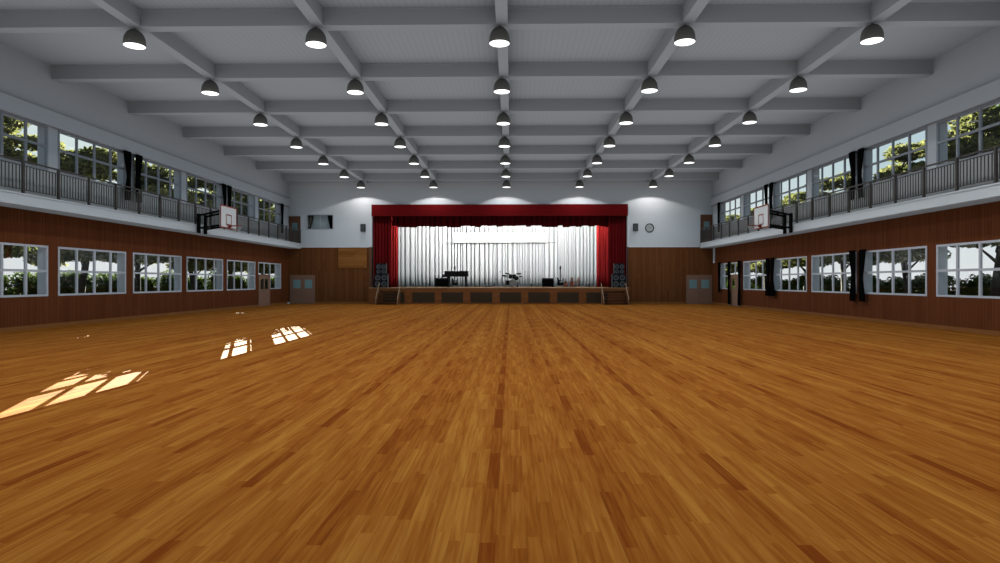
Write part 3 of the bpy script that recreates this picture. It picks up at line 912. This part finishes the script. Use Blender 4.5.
def cymbal(c, r, tilt, name='cymbal'):
    bm = B(); lathe(bm, [(0, .04), (.03, .035), (.05, .012), (r, -.006), (r, -.024), (.04, -.012), (0, .01)], 28)
    bmesh.ops.rotate(bm, verts=bm.verts, cent=(0, 0, 0), matrix=Matrix.Rotation(radians(14), 3, 'X') @ Matrix.Rotation(tilt, 3, 'Y'))
    o = obj(name, bm, M['cab'], t, smooth=True); o.location = c
    bm = B(); tube(bm, (0, .0, .02), (0, 0, .18 - c[2]), .011, seg=6)
    for a in (20, 140, 260): tube(bm, (0, 0, .30 - c[2]), (.20 * cos(radians(a)), .20 * sin(radians(a)), .01 - c[2]), .009, seg=6)
    obj('cymbal_stand', bm, M['chrome'], o)
cymbal((-.58, .05, .87), .23, radians(6)); cymbal((-.40, .2, 1.03), .18, radians(8)); cymbal((.44, .1, 1.02), .21, radians(-2)); cymbal((.60, -.02, .81), .15, 0, 'hi_hat')
bm = B(); box(bm, .30, .40, -.10, .12, .02, .05); box(bm, .31, .39, -.02, .0, .05, .16); obj('foot_pedal', bm, M['cab'], t)

def mic(x, label, y=46.0, h=.24, r=.05):
    t = thing('floor_microphone', label, 'microphone', (x, y, STG), group='short microphones along the stage')
    bm = B(); lathe(bm, [(.06, 0), (.06, .012), (.012, .02)], 16); tube(bm, (0, 0, .01), (0, 0, h * .6), .01, seg=8); obj('stand', bm, M['grey'], t)
    bm = B(); lathe(bm, [(0, h), (r, h - .01), (r * .95, h - .05), (r * .45, h * .55), (0, h * .5)], 16); obj('capsule', bm, M['black'], t, smooth=True)
mic(-7.21, 'short black floor microphone far left, near the left steps')
mic(-3.22, 'short black floor microphone at the tail of the piano')
mic(-1.21, 'short black floor microphone just left of the drum kit')
mic(1.50, 'short black floor microphone between drum kit and right amplifier')
mic(5.74, 'short black floor microphone right of the bentwood chairs')
for x, nm in ((-.81, 'left'), (1.08, 'right')):
    t = thing('overhead_microphone', 'thin overhead microphone stand on the %s side of the drum kit' % nm, 'microphone', (x, 47.0, STG), group='overhead microphones of the drum kit')
    bm = B(); tube(bm, (0, 0, .1), (0, 0, 1.12), .009, seg=6)
    for a in (30, 150, 270): tube(bm, (0, 0, .14), (.2 * cos(radians(a)), .2 * sin(radians(a)), .01), .008, seg=6)
    obj('stand', bm, M['chrome'], t)
    bm = B(); lathe(bm, [(0, 1.10), (.035, 1.12), (.04, 1.18), (0, 1.23)], 12); obj('capsule', bm, M['grey'], t)

# ------------------------------------------------------------------ basketball backboards
def hoop(s, xb, xf, y, label):
    """board faces the middle of the hall"""
    t = thing('basketball_hoop', label, 'basketball hoop', (xb, y, 4.20), group='wall mounted basketball hoops')
    d = -s                      # towards the hall
    bm = B(); box(bm, 0, -d * .05, -.85, .85, 0, 1.05)
    obj('backboard', bm, M['board'], t)
    bm = B()
    for a, b, c, e in ((-.88, .88, -.03, .03), (-.88, .88, 1.02, 1.08), (-.88, -.82, .03, 1.02), (.82, .88, .03, 1.02)):
        box(bm, d * .012, -d * .012, a, b, c, e)
    obj('board_frame', bm, M['board_red'], t)
    bm = B()
    for a, b, c, e in ((-.30, .30, .15, .20), (-.30, .30, .62, .67), (-.30, -.25, .20, .62), (.25, .30, .20, .62)):
        box(bm, d * .002, d * .012, a, b, c, e)
    obj('target_square', bm, M['board_red'], t)
    bm = B()
    pts = [(d * (.17 + .24 + .235 * cos(a)), .235 * sin(a), .12) for a in [2 * pi * i / 28 for i in range(29)]]
    path_tube(bm, pts, .016, seg=6); 
    prism(bm, [(d * .012, -.13, .14), (d * .012, .13, .14), (d * .19, .06, .125), (d * .19, -.06, .125)], (0, 0, -.03))
    prism(bm, [(d * .012, -.06, .12), (d * .012, -.06, -.02), (d * .16, -.06, .10)], (0, .12, 0))
    obj('hoop_ring', bm, M['board_red'], t, smooth=False)
    bm = B()
    for i in range(12):
        for q in (1, -1):
            P = []
            for j in range(4):
                a = 2 * pi * (i + q * j * .5) / 12; r = .23 - .03 * j - (.01 * j)
                P.append((d * (.41 + r * cos(a)), r * sin(a), .11 - .10 * j))
            path_tube(bm, P, .004, seg=4)
    obj('net', bm, M['net'], t)
    L = abs(xf - xb) - .15
    bm = B()
    for yy in (-.62, .62): box(bm, -d * .055, -d * .11, yy - .03, yy + .03, .05, 1.0)
    for zz in (.10, .30, .72, .95): box(bm, -d * .06, -d * .10, -.65, .65, zz - .025, zz + .025)
    obj('rear_frame', bm, M['black'], t)
    for yy in (-.33, .33):
        bm = B(); box(bm, -d * (L + .0), -d * (L + .11), yy - .075, yy + .075, -.26, .68); obj('wall_post', bm, M['black'], t)
    for yy in (-.33, .33):
        for z0, z1 in ((.60, .86), (-.02, .16)):
            bm = B(); tube(bm, (-d * .09, yy, z1), (-d * (L + .04), yy, z0), .05, seg=8); obj('arm', bm, M['black'], t)
    bm = B(); box(bm, -d * (L * .6), -d * (L * .6 + .05), -.33, .33, .66, .71); box(bm, -d * (L * .6), -d * (L * .6 + .05), -.33, .33, .02, .07); obj('cross_brace', bm, M['black'], t)
hoop(-1, -13.80, BL, 30.32, 'white red-edged basketball backboard braced off the left balcony')
hoop(1, 12.15, BR, 30.60, 'white red-edged basketball backboard braced off the right balcony')

# ------------------------------------------------------------------ tied black side curtains
def tied(x, y, z0, z1, ztie, wtop, wtie, wbot, label, group, seed=0, lean=0.0):
    """gathered black curtain hanging on a side wall: width along y"""
    R = random.Random(seed); n = 40; nz = 26
    t = thing('side_curtain', label, 'curtain', (x, y, z0), group=group)
    verts = []; faces = []
    ph = R.random() * 6
    H = z1 - z0; zt = ztie - z0
    wtop *= .94; wtie *= .75; wbot *= .86
    for j in range(nz + 1):
        z = H * (1 - j / nz)
        if z > zt:
            u = (z - zt) / (H - zt); w = wtie + (wtop - wtie) * min(1, u * 1.25) ** .75
        else:
            u = (zt - z) / zt; w = wtie + (wbot - wtie) * min(1, (u * 1.6)) ** .8
            w *= 1 - .18 * max(0, u - .6)
        off = lean * (1 if z > zt else 1) * math.exp(-((z - zt) / (H * .35)) ** 2)
        hem = .06 if j == nz else 0
        for i in range(n):
            a = 2 * pi * i / n
            rr = 1 + .16 * sin(a * 7 + ph) 
            verts.append((.055 * sin(a) * rr, off + w / 2 * cos(a) * (1 + .05 * sin(a * 7 + ph)), z + hem * (1 + sin(a * 5 + ph)) * .5))
    for j in range(nz):
        for i in range(n):
            k = (i + 1) % n
            faces.append((j*n+i, j*n+k, (j+1)*n+k, (j+1)*n+i))
    faces.append(tuple(range(n))); faces.append(tuple((nz)*n + i for i in reversed(range(n))))
    raw('cloth', verts, faces, M['blackcloth'], t, smooth=True)
    bm = B()
    pts = [(.07 * sin(a), lean + (wtie / 2 + .015) * cos(a), zt) for a in [2 * pi * i / 16 for i in range(17)]]
    path_tube(bm, pts, .022, seg=6); obj('tie_band', bm, M['cab'], t)
    wx = (XL if x < 0 else XR) - x
    bm = B(); box(bm, 0, wx, -.015, .015, H - .04, H - .01); box(bm, -.02, .02, -wtop * .45, wtop * .45, H - .04, H - .005); obj('hanging_rod', bm, M['cab'], t)
G1, G2, G3 = 'tied black curtains at the left balcony windows', 'tied black curtains at the right balcony windows', 'tied black curtains at the lower right windows'
xl, xr = XL + .13 + .1, XR - .13 - .1
tied(xl, 25.58, 4.95, 6.99, 6.0, .52, .26, .42, 'tied black curtain by the left balcony, near one of the front pair', G1, 1, .10)
tied(xl, 26.42, 4.95, 6.99, 6.0, .50, .30, .46, 'tied black curtain by the left balcony, far one of the front pair', G1, 2, -.08)
tied(xl, 34.30, 4.95, 6.99, 6.0, .50, .26, .42, 'tied black curtain above the left backboard, near one of the pair', G1, 3, .08)
tied(xl, 35.02, 4.95, 6.99, 6.0, .50, .28, .44, 'tied black curtain above the left backboard, far one of the pair', G1, 4, -.06)
tied(xl, 43.10, 4.95, 6.99, 6.0, .52, .26, .42, 'single tied black curtain next to the left balcony door', G1, 5, .0)
xu = XR - .23
tied(xu, 26.30, 4.98, 6.99, 6.0, .50, .28, .44, 'tied black curtain by the right balcony, far one of the front pair', G2, 6, -.12)
tied(xu, 25.62, 4.98, 6.99, 6.0, .46, .26, .42, 'tied black curtain by the right balcony, near one of the front pair', G2, 7, .10)
tied(xu, 35.10, 4.98, 6.99, 6.0, .46, .26, .42, 'tied black curtain above the right backboard, far one of the pair', G2, 8, -.08)
tied(xu, 34.36, 4.98, 6.99, 6.0, .46, .26, .42, 'tied black curtain above the right backboard, near one of the pair', G2, 9, .06)
tied(xu, 43.00, 4.98, 6.99, 6.0, .50, .26, .42, 'single tied black curtain next to the right balcony door', G2, 10, .0)
xw = XR - .16
tied(xw, 26.42, .78, 2.90, 1.75, .46, .26, .48, 'lower tied black curtain, far one of the pair by the second pillar from the front', G3, 11, -.10)
tied(xw, 25.64, .78, 2.90, 1.75, .46, .26, .44, 'lower tied black curtain, near one of the pair by the second pillar from the front', G3, 12, .10)
tied(xw, 35.05, .80, 2.90, 1.75, .50, .30, .66, 'lower tied black curtain under the right backboard, far one of the pair', G3, 13, -.08)
tied(xw, 34.36, .80, 2.90, 1.75, .46, .30, .60, 'lower tied black curtain under the right backboard, near one of the pair', G3, 14, .06)
tied(xw, 43.10, .84, 2.90, 1.75, .50, .30, .36, 'lower tied black curtain at the far end of the last right window', G3, 15, .0)
tied(xw, 41.15, .10, 2.90, 1.62, .48, .26, .44, 'long tied black curtain on the far side of the right wall door', G3, 16, .10)
tied(xw, 39.42, .10, 2.90, 1.62, .48, .26, .44, 'long tied black curtain on the near side of the right wall door', G3, 17, -.10)

# ------------------------------------------------------------------ trees and hedges outside
def leaves(R, clumps, n, size):
    """leaf quads scattered in the shells of ellipsoid clumps"""
    verts = []; faces = []
    vol = [c[3] * c[4] * c[5] for c in clumps]; tot = sum(v ** .67 for v in vol)
    for c, v in zip(clumps, vol):
        for _ in range(int(n * v ** .67 / tot)):
            while True:
                p = Vector((R.uniform(-1, 1), R.uniform(-1, 1), R.uniform(-1, 1)))
                if .25 < p.length < 1: break
            p = Vector((c[0] + p.x * c[3], c[1] + p.y * c[4], c[2] + p.z * c[5]))
            a = Vector((R.gauss(0, 1), R.gauss(0, 1), R.gauss(0, .5))).normalized()
            b = a.cross(Vector((R.gauss(0, 1), R.gauss(0, 1), R.gauss(0, 1)))).normalized()
            s = size * R.uniform(.6, 1.3)
            k = len(verts)
            verts += [p - a * s, p + b * s * .5, p + a * s, p - b * s * .5]
            faces.append((k, k+1, k+2, k+3))
    return verts, faces

def tree_proto(seed, zb, zt, rad):
    R = random.Random(seed)
    t = thing('broadleaf_tree', 'x', 'tree', group='trees outside the windows')
    cl = []
    for k in range(46):
        a = R.uniform(0, 2 * pi); rr = rad * R.uniform(.1, .9)
        z = zb + .35 + (zt - zb - .7) * (k % 8 + R.random()) / 8
        q = 1 - abs((z - (zb + zt) / 2) / ((zt - zb) / 2)) ** 3 * .75
        cl.append((rr * q * cos(a), rr * q * sin(a), z, R.uniform(.75, 1.25), R.uniform(.75, 1.25), R.uniform(.22, .42)))
    v, f = leaves(R, cl, 26000, .13)
    raw('foliage', v, f, M['leaf'], t)
    bm = B()
    path_tube(bm, [(0, 0, -.4), (.05, .03, 1.2), (.25, -.1, zb + .2), (.15, .1, (zb + zt) / 2), (.1, 0, zt - .8)], [.22, .17, .14, .10, .03], seg=9)
    for c in cl[:14]:
        h = c[2] * .72
        path_tube(bm, [(.15, 0, min(h, zb + 1.6)), (c[0] * .5, c[1] * .5, c[2] * .88), (c[0], c[1], c[2])], [.075, .045, .015], seg=6)
    obj('trunk', bm, M['bark'], t, smooth=True)
    return t

def hedge_proto(seed):
    R = random.Random(seed)
    t = thing('hedge_shrub', 'x', 'shrub', group='leafy shrubs outside the windows')
    cl = []
    for k in range(13):
        y = -1.15 + 2.3 * k / 12; cl.append((R.uniform(-.35, .35), y, R.uniform(.5, .9), .55, .42, .62))
        cl.append((R.uniform(-.3, .3), y, R.uniform(1.2, 1.75), .42, .36, .38))
    v, f = leaves(R, cl, 4600, .10)
    raw('foliage', v, f, M['hedge'], t)
    bm = B()
    for k in range(7):
        y = -1.2 + .4 * k
        path_tube(bm, [(0, y, -.35), (R.uniform(-.1, .1), y + R.uniform(-.1, .1), .6), (R.uniform(-.2, .2), y + R.uniform(-.2, .2), 1.5)], [.03, .02, .008], seg=5)
    obj('stems', bm, M['bark'], t)
    return t
tp = [tree_proto(3, 2.35, 8.0, 2.8), tree_proto(9, 2.45, 8.7, 2.8), tree_proto(14, 2.45, 7.7, 2.9)]
hp = [hedge_proto(4), hedge_proto(8)]
usedt = [False] * 3; usedh = [False] * 2
def put_tree(i, x, y, sc_, rz, label):
    if not usedt[i]:
        usedt[i] = True; t = tp[i]; t.location = (x, y, -.45 if x < 0 else 0); t.rotation_euler = (0, 0, rz); t.scale = sc_; t['label'] = label
    else: dup(tp[i], (x, y, -.45 if x < 0 else 0), rz, label, scale=sc_)
def put_hedge(i, x, y, sc_, rz, label):
    if not usedh[i]:
        usedh[i] = True; t = hp[i]; t.location = (x, y, 0); t.rotation_euler = (0, 0, rz); t.scale = sc_; t['label'] = label
    else: dup(hp[i], (x, y, 0), rz, label, scale=sc_)
TL = [(0, -21.0, 24.6, 1.13), (2, -20.8, 29.8, 1.12), (0, -21.2, 35.2, 1.14), (1, -20.9, 41.0, 1.07), (1, -21.1, 46.8, 1.10), (1, -21.2, 52.6, 1.07), (0, -21.5, 58.4, 1.15), (1, -21.5, 64.2, 1.05)]
for k, (i, x, y, s_) in enumerate(TL):
    put_tree(i, x, y, (1, 1, s_), 1.3 * k, 'green tree outside the left windows, %s to the front of the row' % ('nearest' if k == 0 else ORD[k] + ' nearest'))
TR = [(0, 19.6, 25.6, 1.12), (1, 19.8, 31.4, 1.0), (2, 19.5, 37.0, 1.02), (0, 19.9, 42.6, .98), (2, 19.6, 48.2, .97), (2, 19.9, 54.0, .95), (0, 20.2, 59.8, .9)]
for k, (i, x, y, s_) in enumerate(TR):
    put_tree(i, x, y, (1, 1, s_), .7 + 1.9 * k, 'sunlit green tree outside the right windows, %s to the front of the row' % ('nearest' if k == 0 else ORD[k] + ' nearest'))
n = 0
for s, xh, nm in ((-1, -23.6, 'left'), (1, 22.4, 'right')):
    for k in range(16):
        y = 24 + 3.25 * k
        put_hedge(k % 2, xh + random.uniform(-.3, .3), y, (1, 1.05, random.uniform(.90, 1.22) if s < 0 else random.uniform(.82, 1.12)), pi * (k % 3 == 0), 'dark green shrub outside the %s windows, %s shrub of the hedge from the front' % (nm, (['first'] + ORD[1:] + ['eleventh', 'twelfth', 'thirteenth', 'fourteenth', 'fifteenth', 'sixteenth'])[k]))
